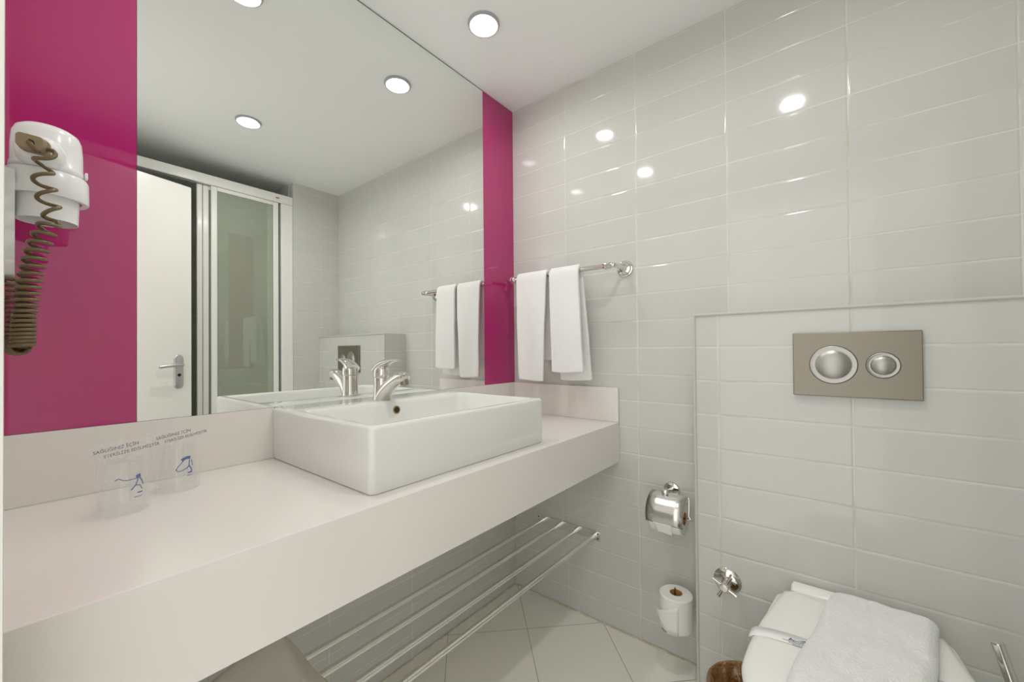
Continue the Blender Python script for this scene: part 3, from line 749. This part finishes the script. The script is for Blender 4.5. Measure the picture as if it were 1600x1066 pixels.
# ------------------------------------------------------------------ wrapped tumblers
def tumbler(cx, cyy, rb, rt, h, label, rot, prints, seed):
    z0 = ZC+.0006
    t = thing('wrapped_tumbler', (cx, cyy, ZC), label, 'drinking glass', 'upturned tumblers in clear wrappers')
    g = link('tumbler', lt((cx, cyy, z0), (0, 0, 1), [(rb-.0018, .0), (rb, .0), (rb, .002), (rt+.001, h-.004), (rt-.002, h), (0, h), (0, h-.004), (rt-.0035, h-.005), (rb-.002, .002), (rb-.0018, 0)], 48, caps=False), M_tumbler, t, sharp=60)
    # clear film: follows the glass loosely, gathered on top into a flat crimped seam
    bm = bmesh.new(); rings = []; N = 64
    seam = Vector((math.cos(rot), math.sin(rot), 0)); perp = Vector((-seam.y, seam.x, 0)); c = Vector((cx, cyy, 0))
    for k in range(15):
        f = k/14; z = z0+.0008+(h+.001)*min(1, f/.72) if f < .72 else z0+h+.002+.024*(f-.72)/.28
        fl = max(0, (f-.66)/.34)
        r = (rb+.0035)+(rt-rb+.002)*min(1, f/.72)
        ring = []
        for i in range(N):
            an = 2*PI*i/N; nz = noise.noise(Vector((math.cos(an)*2.6+seed, math.sin(an)*2.6, f*5)))
            rr_ = r+.0030*nz*(.3+f)
            a_, b_ = math.cos(an)*rr_*(1+.62*fl), math.sin(an)*rr_*max(.02, (1-fl)**1.4)
            b_ += fl*.0035*math.sin(a_*150+seed)
            zz = z+.0040*fl*noise.noise(Vector((a_*40, seed, 2)))+.006*fl*math.sin(a_*30+seed)
            ring.append(c+seam*a_+perp*b_+Vector((0, 0, zz)))
        rings.append(ring)
    loft(bm, rings, caps=False)
    w = link('wrapper', bm, M_film, t, sharp=180)
    # print on the glass: strokes in (angle offset metres, height)
    bm = bmesh.new()
    for st, wd in prints:
        P = [Vector(p) for p in st]
        for a_, b_ in zip(P, P[1:]):
            d = (b_-a_).normalized() if (b_-a_).length > 1e-7 else Vector((1, 0)); nn = Vector((-d.y, d.x))*wd/2
            q = []
            for v in (a_-nn, b_-nn, b_+nn, a_+nn):
                z = z0+v.y; r = rb+(rt-rb)*(v.y/h)+.0010; an = PHI+v.x/r
                q.append(bm.verts.new((cx+r*math.cos(an), cyy+r*math.sin(an), z)))
            bm.faces.new(q)
    link('print', bm, M_blue, g, smooth=False)
    return t, w
PHI = math.atan2(-1.0, .42)
figA = [([(-.026, .061), (-.021, .064), (-.016, .060), (-.010, .059), (.006, .059), (.011, .062)], .0013), ([(.002, .062), (.010, .064)], .0050), ([(.006, .060), (.001, .048), (-.006, .041)], .0016), ([(.001, .048), (.008, .046), (.012, .038)], .0015), ([(.008, .060), (.013, .052), (.014, .046)], .0022), ([(.003, .034), (.012, .034)], .0022), ([(-.002, .027), (.0, .028), (.002, .027), (.005, .028), (.008, .027), (.011, .028)], .0010)]
figB = [([(-.012, .062), (-.006, .066), (.004, .066)], .006), ([(-.010, .060), (-.018, .051), (-.022, .045), (-.018, .041), (-.010, .043), (-.004, .046)], .0015), ([(.002, .062), (.000, .050), (-.004, .044)], .0022), ([(.000, .050), (.005, .042), (.004, .036)], .0026), ([(.006, .060), (.008, .048)], .0018), ([(-.003, .036), (.006, .036)], .0028), ([(-.004, .030), (.0, .031), (.004, .030)], .0010)]
tA, wA = tumbler(-1.3540, -.1780, .0340, .0275, .094, 'upturned plastic tumbler in clear wrapper, nearer and left of the pair', .22, figA, 1.3)
tB, wB = tumbler(-1.2620, -.1080, .0335, .0265, .093, 'upturned plastic tumbler in clear wrapper, nearer the basin and backsplash', .28, figB, 4.1)
for (cx, cyy, w, ro) in ((-1.3540, -.1780, wA, .22), (-1.2620, -.1080, wB, .28)):
    xd = Vector((math.cos(ro), math.sin(ro), .10)); yd = Vector((0, 0, 1)); yd = (yd-xd.normalized()*yd.dot(xd.normalized())).normalized()
    o0 = Vector((cx, cyy, ZC+.1035))-Vector((math.cos(ro), math.sin(ro), 0))*.040+Vector((math.sin(ro), -math.cos(ro), 0))*.006
    text('lettering', 'SA\u011eLI\u011eINIZ \u0130\u00c7\u0130N', .0078, o0+yd*.0055, xd, yd, M_ink, w)
    text('lettering', 'STER\u0130L\u0130ZE ED\u0130LM\u0130\u015eT\u0130R', .0074, o0+xd*.012-yd*.0035+Vector((0, -.006, 0)), xd, yd, M_ink, w)

# ------------------------------------------------------------------ shower enclosure, tray and fittings (seen in the mirror)
se = thing('shower_enclosure', (-.9, YC-.02, 0), 'white framed sliding shower enclosure with greenish glass, seen in the mirror', 'shower enclosure')
y0, y1 = YC-.045, YC-.0005
link('header', bx(-1.4995, XS-.0005, y0, y1, 2.045, 2.100), M_frame, se, bevel=.003)
link('wall_profile', bx(XS-.071, XS-.0005, y0, y1, .062, 2.0445), M_frame, se, bevel=.003)
link('bottom_rail', bx(-1.4995, XS-.0715, y0, y1, .062, .100), M_frame, se, bevel=.003)
def sliding(x0, x1, yy, sw=.030):
    q = link('sliding_panel', bx(x0+sw, x1-sw, yy-.0025, yy+.0025, .135, 2.020), M_glassS, se, smooth=False)
    for a_, b_ in ((x0, x0+sw), (x1-sw, x1)):
        link('stile', bx(a_, b_, yy-.009, yy+.009, .102, 2.043), M_frame, q, bevel=.004)
    link('cross_rail', bx(x0+sw, x1-sw, yy-.008, yy+.008, .102, .134), M_frame, q, bevel=.003)
    link('cross_rail', bx(x0+sw, x1-sw, yy-.008, yy+.008, 2.021, 2.043), M_frame, q, bevel=.003)
sliding(-.760, -.4005, YC-.012)
sliding(-.794, -.4300, YC-.032, .028)
link('end_stile', bx(-.822, -.796, YC-.045, YC-.024, .102, 2.043), M_frame, se, bevel=.004)
bm = bx(-.418, -.398, YC+.0003-.0005, YC+.0008, 2.069, 2.076)
link('maker_label', bm, mat('maker_label_ink', (.35,.08,.05), .5), se, smooth=False)
o = link('shower_tray', bx(-1.4995, XS-.005, YS+.001, YC-.0005, .0005, .0615), M_ceramic, bevel=.006)
tag(o, 'low white shower tray under the enclosure', 'shower tray')
sd = thing('wall_shower', (XS, -2.05, 2.0), 'small chrome shower head on a wall arm behind the shower glass', 'shower head')
link('arm', tb(smooth_path([(XS-.004, -2.06, 2.035), (XS-.05, -2.06, 2.045), (XS-.085, -2.06, 2.03), (XS-.10, -2.06, 2.012)], 6), .009, 14), M_chrome, sd)
link('spray_head', lt((XS-.098, -2.06, 2.016), (-.45, 0, -1), [(.010, 0), (.016, .012), (.034, .030), (.036, .038), (.030, .040), (0, .040)], 32), M_chrome, sd)
sm = thing('shower_mixer', (XS, -2.06, 1.05), 'chrome shower mixer on the wall behind the shower glass', 'shower mixer')
link('mixer_body', tb([(XS-.05, -2.14, 1.05), (XS-.05, -1.98, 1.05)], .021, 20), M_chrome, sm)
for yy in (-2.13, -1.99):
    link('wall_union', lt((XS-.0045, yy, 1.05), (-1, 0, 0), [(.028, 0), (.028, .006), (.012, .012), (.012, .05)], 24), M_chrome, sm)
link('lever', tb([(XS-.06, -2.06, 1.06), (XS-.12, -2.06, 1.10)], [.009, .006], 14), M_chrome, sm)
